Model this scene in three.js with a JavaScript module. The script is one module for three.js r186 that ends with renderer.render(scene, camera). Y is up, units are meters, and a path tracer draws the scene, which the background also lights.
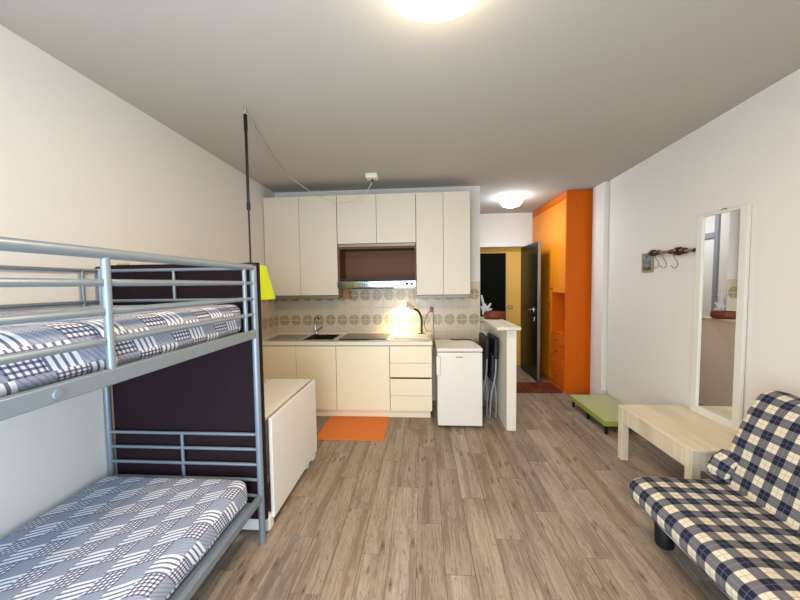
import * as THREE from 'three';
import { RoundedBoxGeometry } from 'three/addons/geometries/RoundedBoxGeometry.js';
import { RectAreaLightUniformsLib } from 'three/addons/lights/RectAreaLightUniformsLib.js';
import { mergeGeometries } from 'three/addons/utils/BufferGeometryUtils.js';
import { ImprovedNoise } from 'three/addons/math/ImprovedNoise.js';

// ---------------------------------------------------------------- camera, sky, exposure
const scene = new THREE.Scene();
const renderer = new THREE.WebGLRenderer({ antialias: true });
renderer.toneMapping = THREE.LinearToneMapping;
renderer.toneMappingExposure = 1.0;
renderer.shadowMap.enabled = true;
RectAreaLightUniformsLib.init();
const camera = new THREE.PerspectiveCamera(2 * Math.atan(300 / 325.43) * 180 / Math.PI, 800 / 600, 0.03, 60);
camera.position.set(0, 1.527, 0);
camera.rotation.order = 'YXZ';
camera.rotation.set(-0.0493, 0.0702, -0.0137);
scene.add(camera);
scene.background = new THREE.Color(0.75, 0.87, 1.0);
scene.backgroundIntensity = 1.6;
// soft daylight entering by the balcony window behind the camera
const daylight = new THREE.RectAreaLight(new THREE.Color(0.64, 0.82, 1.0), 9.2, 1.9, 2.0);
daylight.position.set(-0.65, 1.2, 0.47);
daylight.lookAt(-0.65, 1.2, -3);
scene.add(daylight);

// ---------------------------------------------------------------- helpers (F = metres in front of the camera, so world z = -F)
let seed = 11;
const rnd = () => { seed = (seed * 1664525 + 1013904223) >>> 0; return seed / 4294967296; };
const noise = new ImprovedNoise();
const names = {};
function numbered(n) { const k = names[n] = (names[n] ?? -1) + 1; return k ? n + '_' + String(k).padStart(3, '0') : n; }
const P3 = (x, y, f) => new THREE.Vector3(x, y, -f);
function thing(name, label, category, x, y, f, group) {
  const o = new THREE.Group(); o.name = numbered(name); o.position.set(x, y, -f); scene.add(o);
  o.userData = { label, category }; if (group) o.userData.group = group;
  return o;
}
function origin(o) { const v = new THREE.Vector3(); for (let p = o; p && p !== scene; p = p.parent) v.add(p.position); return v; }
// a part: its geometry is given in world coordinates
function part(parent, name, geo, mat, label) {
  if (Array.isArray(geo)) geo = join(geo);
  const v = origin(parent); geo.translate(-v.x, -v.y, -v.z);
  const m = new THREE.Mesh(geo, mat); m.name = name; parent.add(m);
  if (label) m.userData.label = label;
  return m;
}
function struct(name, geo, mat, label, category = 'wall') {
  if (Array.isArray(geo)) geo = join(geo);
  const m = new THREE.Mesh(geo, mat); m.name = name; m.userData = { kind: 'structure', label, category };
  scene.add(m); return m;
}
function join(list) { return mergeGeometries(list.map((g) => { const q = g.index ? g.toNonIndexed() : g; for (const k of Object.keys(q.attributes)) if (!['position', 'normal', 'uv'].includes(k)) q.deleteAttribute(k); return q; })); }
function metreUV(g, ou = 0, ov = 0, swap = false) {
  const p = g.attributes.position, n = g.attributes.normal, uv = new Float32Array(p.count * 2);
  for (let i = 0; i < p.count; i++) {
    const ax = Math.abs(n.getX(i)), ay = Math.abs(n.getY(i)), az = Math.abs(n.getZ(i));
    let u, v;
    if (ay >= ax && ay >= az) { u = p.getX(i); v = p.getZ(i); } else if (ax >= az) { u = p.getZ(i); v = p.getY(i); } else { u = p.getX(i); v = p.getY(i); }
    if (swap) [u, v] = [v, u];
    uv[2 * i] = u + ou; uv[2 * i + 1] = v + ov;
  }
  g.setAttribute('uv', new THREE.BufferAttribute(uv, 2)); return g;
}
function box(x0, x1, y0, y1, f0, f1) {
  const g = new THREE.BoxGeometry(x1 - x0, y1 - y0, f1 - f0);
  g.translate((x0 + x1) / 2, (y0 + y1) / 2, -(f0 + f1) / 2); return metreUV(g);
}
function rbox(x0, x1, y0, y1, f0, f1, r = 0.003, s = 2) {
  r = Math.min(r, (x1 - x0) * 0.49, (y1 - y0) * 0.49, (f1 - f0) * 0.49);
  const g = new RoundedBoxGeometry(x1 - x0, y1 - y0, f1 - f0, s, r);
  g.translate((x0 + x1) / 2, (y0 + y1) / 2, -(f0 + f1) / 2); return metreUV(g);
}
function bar(a, b, r, r2 = r, seg = 12) {           // round bar between two world points
  const d = new THREE.Vector3().subVectors(b, a), g = new THREE.CylinderGeometry(r2, r, d.length(), seg);
  g.applyQuaternion(new THREE.Quaternion().setFromUnitVectors(new THREE.Vector3(0, 1, 0), d.clone().normalize()));
  g.translate((a.x + b.x) / 2, (a.y + b.y) / 2, (a.z + b.z) / 2); return g;
}
function tube(pts, r, n = 48, seg = 8) { return new THREE.TubeGeometry(new THREE.CatmullRomCurve3(pts), n, r, seg); }
function lathe(prof, x, y, f, seg = 32) { const g = new THREE.LatheGeometry(prof.map(([a, b]) => new THREE.Vector2(a, b)), seg); g.translate(x, y, -f); return g; }
const sst = (a, b, x) => { const t = Math.min(1, Math.max(0, (x - a) / (b - a))); return t * t * (3 - 2 * t); };
// tiling value noise
function tileNoise(w, h, px, py, s) {
  const r = []; let q = s * 7919 + 13; for (let i = 0; i < px * py; i++) { q = (q * 1664525 + 1013904223) >>> 0; r.push(q / 4294967296); }
  return (x, y) => {
    const a = x / w * px, b = y / h * py, i = Math.floor(a), j = Math.floor(b), fa = a - i, fb = b - j, u = fa * fa * (3 - 2 * fa), v = fb * fb * (3 - 2 * fb);
    const g = (m, n) => r[((n % py + py) % py) * px + ((m % px + px) % px)];
    return (g(i, j) * (1 - u) + g(i + 1, j) * u) * (1 - v) + (g(i, j + 1) * (1 - u) + g(i + 1, j + 1) * u) * v;
  };
}
function makeTex(w, h, fn, { srgb = true, sx = 1, sy = 1 } = {}) {   // fn -> [r,g,b] 0..255; sx, sy = metres per repeat
  const d = new Uint8Array(w * h * 4);
  for (let y = 0; y < h; y++) for (let x = 0; x < w; x++) { const c = fn(x, y), i = (y * w + x) * 4; d[i] = c[0]; d[i + 1] = c[1]; d[i + 2] = c[2]; d[i + 3] = 255; }
  const t = new THREE.DataTexture(d, w, h, THREE.RGBAFormat); t.magFilter = THREE.LinearFilter; t.minFilter = THREE.LinearMipmapLinearFilter; t.generateMipmaps = true;
  t.wrapS = t.wrapT = THREE.RepeatWrapping; t.repeat.set(1 / sx, 1 / sy); if (srgb) t.colorSpace = THREE.SRGBColorSpace; t.needsUpdate = true; return t;
}
const clampB = (v) => Math.max(0, Math.min(255, v));
const std = (o) => new THREE.MeshStandardMaterial(o);
const phy = (o) => new THREE.MeshPhysicalMaterial(o);

// ---------------------------------------------------------------- textures
const plasterN = [tileNoise(512, 512, 24, 24, 1), tileNoise(512, 512, 90, 90, 2), tileNoise(512, 512, 200, 200, 3)];
const plasterBump = makeTex(512, 512, (x, y) => { const v = 255 * (0.45 * plasterN[0](x, y) + 0.3 * plasterN[1](x, y) + 0.25 * plasterN[2](x, y)); return [v, v, v]; }, { srgb: false, sx: 1.1, sy: 1.1 });
function woodTex(base, dark, light, s, w = 512, h = 1024, sx = 0.62, sy = 1.9, knots = 9) {
  const a = tileNoise(w, h, 14, 3, s), b = tileNoise(w, h, 60, 6, s + 1), c = tileNoise(w, h, Math.round(w / 3), 26, s + 2), e = tileNoise(w, h, 6, 4, s + 3), fl = tileNoise(w, h, 110, 70, s + 4);
  const K = []; let q = s * 977; for (let i = 0; i < knots; i++) { q = (q * 1664525 + 1013904223) >>> 0; const kx = q / 4294967296 * w; q = (q * 1664525 + 1013904223) >>> 0; K.push([kx, q / 4294967296 * h, 4 + (q >>> 8) % 5]); }
  return makeTex(w, h, (x, y) => {
    let wx = x, kd = 0;
    for (const [kx, ky, kr] of K) {
      let dx = x - kx, dy = y - ky; if (dx > w / 2) dx -= w; if (dx < -w / 2) dx += w; if (dy > h / 2) dy -= h; if (dy < -h / 2) dy += h;
      const d = Math.hypot(dx, dy * 0.62) / kr; if (d < 6) { wx += dx * Math.exp(-d * d * 0.16) * 0.7; kd = Math.max(kd, Math.exp(-d * d * 1.1) + 0.35 * Math.exp(-((d - 1.9) ** 2) * 3)); }
    }
    const t = 0.3 * a(wx, y) + 0.3 * b(wx, y) + 0.4 * c(wx, y), g = sst(0.3, 0.72, t), m = e(x, y), sp = sst(0.72, 0.9, fl(x, y)) * sst(0.45, 0.7, b(wx, y));
    return [0, 1, 2].map((k) => { let v = dark[k] + (base[k] - dark[k]) * Math.min(1, g * 1.7) + (light[k] - base[k]) * Math.max(0, g - 0.55) * 1.8; v *= 0.95 + 0.1 * m; if (knots) v *= 1 - 0.22 * sp; return clampB(v * (1 - 0.55 * kd)); });
  }, { sx, sy });
}
const floorTex = woodTex([166, 148, 130], [138, 120, 104], [180, 164, 147], 5, 1024, 1024, 0.62, 1.3, 14);
const paleWood = woodTex([226, 209, 180], [219, 201, 171], [230, 214, 187], 21, 256, 512, 0.5, 1.6, 0);
const barWood = woodTex([232, 220, 198], [222, 207, 180], [236, 225, 205], 33, 256, 512, 0.4, 1.3, 2);
const redWood = woodTex([112, 46, 24], [80, 30, 16], [132, 60, 34], 41, 256, 256, 0.4, 0.8, 0);

// bunk bed cover: slanted patches of plain blue-grey, check and stripes
const bedTex = (() => {
  const W = 640, H = 1080, cw = 0.078, ch = 0.088, n1 = tileNoise(W, H, 420, 630, 51);
  return makeTex(W, H, (x, y) => {
    const u = x / W * 2 * cw, v = y / H * 3 * ch, col = Math.floor(u / cw), lu = u - col * cw;
    const vv = v + (col ? 0.039 : 0) + lu * 0.5; let i = Math.floor(vv / ch), lv = vv - i * ch; i = ((i % 3) + 3) % 3;
    const type = (col ? ['plain', 'check', 'stripe'] : ['stripe', 'plain', 'check'])[i], gr = (n1(x, y) - 0.5) * 26;
    const blue = [160 + gr, 166 + gr, 184 + gr], white = [236, 237, 243], dark = [74, 66, 88];
    if (type === 'plain') { const d = ((Math.floor(u / 0.0045) + Math.floor(v / 0.0045)) % 4 === 0) ? 0.8 : 1; return blue.map((c) => clampB(c * d)); }
    if (type === 'stripe') return (((lv / 0.022) % 1) < 0.4) ? [108, 112, 132] : white;
    const p = 0.0156, s = ((lu / p) % 1) < 0.42, t = ((lv / p) % 1) < 0.42;
    return s && t ? dark : s || t ? [124, 120, 140] : white;
  }, { sx: 2 * cw, sy: 3 * ch });
})();
// sofa cover: navy and cream plaid with fine over-check
const plaidTex = (() => {
  const W = 512, n1 = tileNoise(W, W, 256, 256, 61);
  return makeTex(W, W, (x, y) => {
    const a = x / W, b = y / W, A = a < 0.5, B = b < 0.5, g = (n1(x, y) - 0.5) * 14;
    const navy = [22, 25, 47], cream = [228, 216, 188], mid = [108, 105, 109];
    let c = A && B ? navy : A || B ? mid : cream;
    const la = Math.abs(a - 0.25) < 0.018, lb = Math.abs(b - 0.25) < 0.018, ta = Math.abs(a - 0.75) < 0.016, tb = Math.abs(b - 0.75) < 0.016;
    if (la || lb) c = c.map((v, k) => v * 0.6 + [150, 160, 190][k] * 0.4);
    if (ta || tb) c = c.map((v, k) => v * 0.6 + [128, 112, 92][k] * 0.4);
    const tw = ((x + y) % 4 < 2) ? 1 : 0.95;
    return c.map((v) => clampB(v * tw + g));
  }, { sx: 0.094, sy: 0.094 });
})();
// printed wall tile: half of a quartered medallion, on a cream glaze
function tileTex(top) {
  const N = 128, n = tileNoise(N, N, 20, 20, 71);
  return makeTex(N, N, (x, y) => {
    const u = (x + 0.5) / N - 0.5, v = (top ? 1 - (y + 0.5) / N : (y + 0.5) / N), r = Math.hypot(u, v) * 0.1556 / 0.066;
    const base = [214, 198, 172], ol = [158, 142, 104], ol2 = [176, 161, 124]; let c = base;
    if (r < 1) { const w = Math.abs(u) < 0.012 || v < 0.012; const star = 0.5 + 0.5 * Math.cos(Math.atan2(v, u) * 8); c = r > 0.86 ? ol : r > 0.74 ? ol2 : (r > 0.3 && r < 0.64 && star > 0.55) ? ol : r < 0.18 ? ol : ol2; if (w) c = base; }
    const g = (n(x, y) - 0.5) * 14; return c.map((q) => clampB(q + g));
  });
}
const rugTex = (() => { const n = tileNoise(256, 256, 128, 128, 81); return makeTex(256, 256, (x, y) => { const r = (y % 8 < 4 ? 1 : 0.86) * (0.85 + 0.3 * n(x, y)); return [clampB(244 * r), clampB(134 * r), clampB(58 * r)]; }, { sx: 0.16, sy: 0.16 }); })();
const brushed = (() => { const n = tileNoise(256, 256, 3, 200, 91); return makeTex(256, 256, (x, y) => { const v = 90 + 60 * n(x, y); return [v, v, v]; }, { srgb: false, sx: 0.5, sy: 0.2 }); })();

// ---------------------------------------------------------------- materials
const M = {
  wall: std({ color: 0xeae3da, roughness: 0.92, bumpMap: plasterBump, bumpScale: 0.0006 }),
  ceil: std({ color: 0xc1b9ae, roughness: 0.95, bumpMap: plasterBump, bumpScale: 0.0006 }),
  yellow: std({ color: 0xfbc05e, roughness: 0.85, bumpMap: plasterBump, bumpScale: 0.0006 }),
  groutFloor: std({ color: 0x4a4038, roughness: 0.95 }),
  grout: std({ color: 0xb8aa94, roughness: 0.95 }),
  whiteGloss: std({ color: 0xefe6da, roughness: 0.35 }),
  whitePaint: std({ color: 0xeeeae2, roughness: 0.5 }),
  cabUpper: std({ color: 0xe6d9c3, roughness: 0.45 }),
  cabBase: std({ color: 0xfcedc9, roughness: 0.42 }),
  carcass: std({ color: 0x8a7c68, roughness: 0.7 }),
  worktop: std({ color: 0xefe6d0, roughness: 0.35 }),
  niche: std({ color: 0x704324, roughness: 0.6 }),
  steel: std({ color: 0xc2c0bc, roughness: 0.3, metalness: 1, roughnessMap: brushed }),
  alu: std({ color: 0xb4b2ae, roughness: 0.35, metalness: 1 }),
  silver: std({ color: 0xd0cdc6, roughness: 0.4, metalness: 0.2 }),
  gripAlu: std({ color: 0x8c8379, roughness: 0.5, metalness: 0.8 }),
  chrome: std({ color: 0xd8d8d8, roughness: 0.12, metalness: 1 }),
  black: std({ color: 0x121212, roughness: 0.5 }),
  blackMetal: std({ color: 0x151414, roughness: 0.4, metalness: 0.3 }),
  hobGlass: std({ color: 0x3b2c22, roughness: 0.15 }),
  bedMetal: std({ color: 0x88939b, roughness: 0.4, metalness: 0.4 }),
  bedCap: std({ color: 0x22252a, roughness: 0.6 }),
  panel: phy({ color: 0x25161a, roughness: 0.85, specularIntensity: 0.4 }),
  bedCover: std({ map: bedTex, roughness: 0.95 }),
  plaid: std({ map: plaidTex, roughness: 0.95 }),
  sofaUnder: std({ color: 0x1c1c22, roughness: 0.9 }),
  orange: phy({ color: 0xdb6400, roughness: 0.5, specularIntensity: 0.5 }),
  orangeIn: std({ color: 0xd9580a, roughness: 0.5 }),
  amber: std({ color: 0xf18a12, roughness: 0.42 }),
  brass: std({ color: 0x8a6a3a, roughness: 0.35, metalness: 0.9 }),
  darkDoor: phy({ color: 0x0b0e07, roughness: 0.8, specularIntensity: 0.25 }),
  greenDoor: phy({ color: 0x071814, roughness: 0.25, specularIntensity: 0.3 }),
  barPaint: std({ color: 0xf0e6d4, roughness: 0.5 }),
  olive: std({ color: 0xb7b883, roughness: 0.5 }),
  green: std({ color: 0x9aa83a, roughness: 0.45 }),
  paleWood: std({ map: paleWood, roughness: 0.55 }),
  barWood: std({ map: barWood, roughness: 0.5 }),
  redWood: std({ map: redWood, roughness: 0.4 }),
  redBrown: std({ color: 0x7a2f16, roughness: 0.55 }),
  rug: std({ map: rugTex, roughness: 1 }),
  mirrorFrame: std({ color: 0xe6e1d4, roughness: 0.5 }),
  mirror: std({ color: 0xf2f4f4, roughness: 0.015, metalness: 1 }),
  neon: phy({ color: 0xe4f400, roughness: 0.8, transmission: 0.35, thickness: 0, side: THREE.DoubleSide }),
  cordWhite: std({ color: 0xcfc8ba, roughness: 0.6 }),
  plasticWhite: std({ color: 0xf0ead8, roughness: 0.4 }),
  plasticRed: std({ color: 0xb02216, roughness: 0.4 }),
  greyMark: std({ color: 0x8d857b, roughness: 0.5 }),
  paper: std({ color: 0xcfd0ce, roughness: 0.8, side: THREE.DoubleSide }),
  tubeGrey: std({ color: 0xa8adb2, roughness: 0.35, metalness: 0.6 }),
  glass: phy({ color: 0xffffff, roughness: 0, transmission: 1, thickness: 0 }),
  greyFrame: std({ color: 0x8f9499, roughness: 0.5 }),
  rope: std({ color: 0x9a6a48, roughness: 0.8 }),
  ring: std({ color: 0x3a1d14, roughness: 0.4 }),
  wire: std({ color: 0x77716a, roughness: 0.3, metalness: 0.8 }),
};
const tileMats = ['top', 'bottom'].map((t) => std({ map: tileTex(t === 'top'), roughness: 0.28 }));
const plankMats = [0xffffff, 0xf3ede6, 0xf9f4ee, 0xece7e2, 0xf6eee4, 0xe4e2e1].map((c) => std({ color: c, map: floorTex, roughness: 0.5, bumpMap: floorTex, bumpScale: 0.0004 }));

// ---------------------------------------------------------------- the setting
const XL = -1.9227, H = 2.7425, FB = 4.2, FR = -0.5, FH = 5.9;
const XRf = (f) => 2.2225 + 0.04 * (f - 2.83);
const floor = struct('floor', box(-2.1, 2.6, -0.12, -0.006, FR - 0.2, 6.2), M.groutFloor, 'grey-brown wood plank floor', 'floor');
{
  const pw = 0.156, pl = 0.98, gap = 0.0011;
  for (let c = 0, x = XL; x < 2.27; c++, x += pw) {
    const x1 = Math.min(x + pw, 2.29);
    for (let f = FR - ((c * 0.37) % 1) * pl; f < 6.05; f += pl) {
      const f0 = Math.max(f, FR), f1 = Math.min(f + pl, 6.05);
      if (f1 - f0 < 0.04) continue;
      const g = new THREE.BoxGeometry(x1 - x - 2 * gap, 0.006, f1 - f0 - 2 * gap);
      const m = new THREE.Mesh(metreUV(g, rnd() * 7, rnd() * 9), plankMats[Math.floor(rnd() * plankMats.length)]);
      m.name = 'plank'; m.position.set((x + x1) / 2, -0.003, -(f0 + f1) / 2); floor.add(m);
    }
  }
}
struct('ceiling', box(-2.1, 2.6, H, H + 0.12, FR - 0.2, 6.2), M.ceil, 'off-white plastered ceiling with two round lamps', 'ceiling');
const wallLeft = struct('wall_left', box(XL - 0.15, XL, 0, H, FR - 0.15, FB + 0.13), M.wall, 'white plastered wall beside the bunk bed');
{
  const g = box(0, 0.15, 0, H, -1.5, 1.5); g.scale(1, 1, (4.19 + 1.5) / 3);
  g.rotateY(-Math.atan(0.04)); const fm = (4.19 - 1.5) / 2; g.translate(XRf(fm), 0, -fm);
  struct('wall_right', g, M.wall, 'white plastered wall behind the sofa and the mirror');
}
struct('wall_pillar', rbox(2.22, 2.5, 0, H, 4.19, 4.47, 0.012, 3), M.wall, 'shallow white wall pillar beside the orange wardrobe', 'pillar');
struct('wall_right_hall', box(2.3, 2.45, 0, H, 4.3, 6.2), M.wall, 'white hall wall behind the orange wardrobe');
const wallKitchen = struct('wall_kitchen', box(XL - 0.1, 0.729, 0, H, FB + 0.006, FB + 0.12), M.wall, 'white wall behind the kitchen units with tiled backsplash');
struct('wall_hall_left', box(0.3, 0.45, 0, H, FB + 0.12, 6.2), M.wall, 'white wall of the hall behind the kitchen, seen in the mirror');
struct('wall_hall_end', [box(0.45, 0.9, 0, H, FH, 6.05), box(0.9, 1.8, 2.16, H, FH, 6.05), box(1.8, 2.45, 0, H, FH, 6.05)], M.wall, 'white end wall of the hall above the entrance');
struct('wall_landing', box(0.3, 2.45, 0, H, 6.06, 6.2), M.yellow, 'yellow painted wall beyond the open entrance door');
struct('trim_1', [rbox(0.88, 1.84, 2.155, 2.225, FH - 0.025, FH + 0.002, 0.006), rbox(1.79, 1.835, 0, 2.155, FH - 0.02, FH + 0.002, 0.004)], M.whitePaint, 'white door casing round the entrance opening', 'door frame');
// rear wall with the balcony window that lights the room
{
  const a = -1.65, b = 0.35, y0 = 0.12, y1 = 2.3, f0 = FR - 0.15, f1 = FR;
  struct('wall_rear', [box(XL - 0.1, a, 0, H, f0, f1), box(b, 2.4, 0, H, f0, f1), box(a, b, 0, y0, f0, f1), box(a, b, y1, H, f0, f1)], M.wall, 'white wall behind the camera with the balcony window');
  const w = struct('window_1', [box(a, b, y0, y0 + 0.06, f0 + 0.04, f0 + 0.1), box(a, b, y1 - 0.06, y1, f0 + 0.04, f0 + 0.1), box(a, a + 0.06, y0, y1, f0 + 0.04, f0 + 0.1), box(b - 0.06, b, y0, y1, f0 + 0.04, f0 + 0.1), box((a + b) / 2 - 0.05, (a + b) / 2 + 0.05, y0, y1, f0 + 0.04, f0 + 0.1)], M.whitePaint, 'white framed balcony window behind the camera', 'window');
  part(w, 'pane', box(a + 0.06, (a + b) / 2 - 0.05, y0 + 0.06, y1 - 0.06, f0 + 0.068, f0 + 0.072), M.glass);
  part(w, 'pane', box((a + b) / 2 + 0.05, b - 0.06, y0 + 0.06, y1 - 0.06, f0 + 0.068, f0 + 0.072), M.glass);
}
// wall tiles: 17 columns on the back wall, 5 on the left wall
{
  const cw = 0.1556, rh = 0.16, y00 = 0.905, t = 0.006, gb = new RoundedBoxGeometry(cw - 0.003, rh - 0.003, t * 2, 2, 0.002);
  const put = (parent, x, y, f, turn, k) => { const v = origin(parent), m = new THREE.Mesh(gb, tileMats[k]); m.name = 'tile'; m.position.set(x - v.x, y - v.y, -f - v.z); m.rotation.y = turn; parent.add(m); };
  for (let r = -2; r < 4; r++) for (let c = 0; c < 17; c++) { if (r < 0 && c < 13) continue; put(wallKitchen, -1.838 + c * cw, y00 + (r + 0.5) * rh, FB + 0.006, 0, (r & 1) ? 1 : 0); }
  for (let r = 0; r < 4; r++) for (let c = 0; c < 4; c++) put(wallLeft, XL, y00 + (r + 0.5) * rh, FB - 0.006 - (c + 0.5) * cw, Math.PI / 2, (r & 1) ? 1 : 0);
}
// white door of the hall, seen only in the mirror
{
  const d = struct('door_1', rbox(0.452, 0.478, 0.01, 2.1, 4.69, 5.45, 0.004), M.whitePaint, 'white inner door in the hall seen in the mirror', 'door');
  part(d, 'door_frame', [rbox(0.45, 0.5, 0, H - 0.002, 4.63, 4.688, 0.004), rbox(0.45, 0.5, 0, 2.102, 5.452, 5.51, 0.004), rbox(0.45, 0.5, 2.102, 2.18, 4.69, 5.51, 0.004)], M.greyFrame, 'grey frame');
  part(d, 'handle', [bar(P3(0.47, 1.0, 5.38), P3(0.52, 1.0, 5.38), 0.008), bar(P3(0.52, 1.0, 5.38), P3(0.52, 1.0, 5.27), 0.008)], M.chrome);
}
// closed dark door on the landing
{
  const d = struct('door_2', rbox(0.72, 1.505, 0.01, 2.06, 6.03, 6.06, 0.004), M.darkDoor, 'dark closed door in the yellow wall beyond the entrance', 'door');
  for (const [a, b] of [[0.8, 1.08], [1.15, 1.43]]) for (const [c, e] of [[0.15, 0.95], [1.1, 1.95]]) part(d, 'door_panel', rbox(a, b, c, e, 6.024, 6.04, 0.004), M.darkDoor);
}
// open entrance door leaf
{
  const d = thing('entrance_door', 'dark green-black entrance door leaf standing open beside the wardrobe', 'door', 1.77, 0, FH);
  d.userData.kind = 'structure'; d.name = 'door_3';
  part(d, 'leaf', rbox(1.722, 1.768, 0.012, 2.135, 5.03, FH - 0.03, 0.004), M.greenDoor);
  part(d, 'edge_strip', rbox(1.724, 1.766, 0.012, 2.135, 5.022, 5.0305, 0.002), M.alu, 'pale metal edge of the leaf');
  const h = part(d, 'handle', [bar(P3(1.722, 1.1, 5.2), P3(1.68, 1.1, 5.2), 0.008), bar(P3(1.68, 1.1, 5.19), P3(1.68, 1.1, 5.31), 0.008)], M.chrome);
  part(h, 'rose', rbox(1.716, 1.724, 1.06, 1.14, 5.175, 5.225, 0.003), M.chrome);
  part(d, 'lock', rbox(1.714, 1.724, 0.92, 0.99, 5.16, 5.2, 0.003), M.chrome);
}
struct('trim_2', rbox(0.5, 1.9, 0, 0.025, 4.53, 4.95, 0.006), M.redWood, 'red-brown wooden floor sill at the entrance to the hall', 'threshold');

// ---------------------------------------------------------------- lamps that light the room
{ // main ceiling lamp
  const x = 0.07, f = 1.32;
  const l = thing('ceiling_lamp', 'large round white glass ceiling lamp, lit, nearest the camera', 'lamp', x, H, f);
  part(l, 'base_plate', lathe([[0, 0], [0.185, 0], [0.185, -0.018], [0, -0.018]], x, H, f), M.whitePaint);
  part(l, 'lamp_glass', lathe([[0.212, -0.018], [0.215, -0.03], [0.198, -0.055], [0.16, -0.078], [0.1, -0.092], [0.04, -0.097], [0, -0.098]], x, H, f, 48), std({ color: 0xffffff, roughness: 0.3, emissive: new THREE.Color(1, 0.9, 0.74), emissiveIntensity: 5, side: THREE.DoubleSide }), 'glowing white glass');
  const a = new THREE.RectAreaLight(new THREE.Color(1, 0.73, 0.41), 86, 0.34, 0.34); a.position.set(x, H - 0.105, -f); a.rotation.x = -Math.PI / 2; scene.add(a);
  const p = new THREE.PointLight(new THREE.Color(1, 0.84, 0.58), 1.0, 0, 2); p.position.set(x, H - 0.06, -f); p.shadow.radius = 5; scene.add(p);
}
{ // hall lamp
  const x = 1.27, f = 4.8;
  const l = thing('ceiling_lamp', 'small round ceiling lamp, lit cool white, in the hall', 'lamp', x, H, f);
  part(l, 'base_plate', lathe([[0, 0], [0.14, 0], [0.14, -0.015], [0, -0.015]], x, H, f), M.whitePaint);
  part(l, 'lamp_glass', lathe([[0.15, -0.015], [0.157, -0.04], [0.15, -0.085], [0.118, -0.125], [0.06, -0.145], [0, -0.15]], x, H, f, 40), std({ color: 0xffffff, roughness: 0.3, emissive: new THREE.Color(0.9, 0.97, 1), emissiveIntensity: 4, side: THREE.DoubleSide }), 'glowing white glass');
  const a = new THREE.RectAreaLight(new THREE.Color(0.76, 0.90, 1), 60, 0.24, 0.24); a.position.set(x, H - 0.16, -f); a.rotation.x = -Math.PI / 2; scene.add(a);
  const p = new THREE.PointLight(new THREE.Color(0.76, 0.90, 1), 1.1, 0, 2); p.position.set(x, H - 0.125, -f); p.shadow.radius = 5; scene.add(p);
}

// ---------------------------------------------------------------- kitchen: wall units
function wallUnit(label, x0, x1, y0, split) {
  const u = thing('wall_cabinet', label, 'cabinet', (x0 + x1) / 2, y0, 4.03, 'kitchen wall cabinets');
  const t = 2.59;
  part(u, 'body', [box(x0 + 0.001, x1 - 0.001, y0, t - 0.002, 3.888, 4.196)], M.carcass);
  const n = split.length - 1;
  for (let i = 0; i < n; i++) part(u, 'door', rbox(split[i] + 0.002, split[i + 1] - 0.002, y0 + 0.004, t, 3.866, 3.886, 0.002), M.cabUpper);
  part(u, 'grip_rail', [rbox(x0 + 0.004, x1 - 0.004, y0 - 0.038, y0, 3.872, 3.9, 0.004), box(x0 + 0.004, x1 - 0.004, y0 - 0.034, y0, 3.9, 4.19)], M.gripAlu, 'aluminium strip below the doors');
  return u;
}
wallUnit('tall two-door cream wall cabinet in the left corner of the kitchen', XL + 0.004, -1.016, 1.4, [XL + 0.006, -1.479, -1.018]);
wallUnit('short two-door cream wall cabinet above the brown niche', -1.014, -0.074, 2.012, [-1.014, -0.541, -0.074]);
wallUnit('tall wall cabinet with two narrow doors, on the right of the hood', -0.072, 0.558, 1.39, [-0.072, 0.246, 0.558]);
{
  const n = thing('wall_niche', 'dark brown open niche between the wall cabinets above the hood', 'niche', -0.545, 1.6, 4.05);
  part(n, 'back_panel', box(-1.012, -0.076, 1.575, 1.97, 4.17, 4.19), M.niche);
  for (const [a, b] of [[-1.012, -0.994], [-0.094, -0.076]]) part(n, 'side_panel', rbox(a, b, 1.575, 1.97, 3.875, 4.17, 0.002), M.niche);
  part(n, 'top_panel', rbox(-0.994, -0.094, 1.952, 1.97, 3.875, 4.17, 0.002), M.niche);
  part(n, 'bottom_panel', rbox(-0.994, -0.094, 1.575, 1.593, 3.88, 4.17, 0.002), M.black);
}
{
  const h = thing('cooker_hood', 'slim stainless steel cooker hood below the brown niche', 'cooker hood', -0.545, 1.475, 4.0);
  part(h, 'visor', rbox(-1.02, -0.076, 1.488, 1.566, 3.84, 4.19, 0.006, 3), M.steel);
  part(h, 'filter', rbox(-0.86, -0.36, 1.474, 1.49, 3.86, 4.16, 0.003), M.black);
  part(h, 'light_cover', rbox(-0.345, -0.09, 1.472, 1.49, 3.85, 4.1, 0.004), M.plasticWhite, 'cream light cover');
  for (const x of [-0.185, -0.13]) part(h, 'switch', rbox(x - 0.018, x + 0.018, 1.512, 1.545, 3.834, 3.843, 0.003), M.black);
  part(h, 'bracket', rbox(-0.995, -0.915, 1.35, 1.488, 4.02, 4.05, 0.003), std({ map: paleWood, color: 0xb98a5c, roughness: 0.6 }), 'brown wooden bracket');
}
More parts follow.
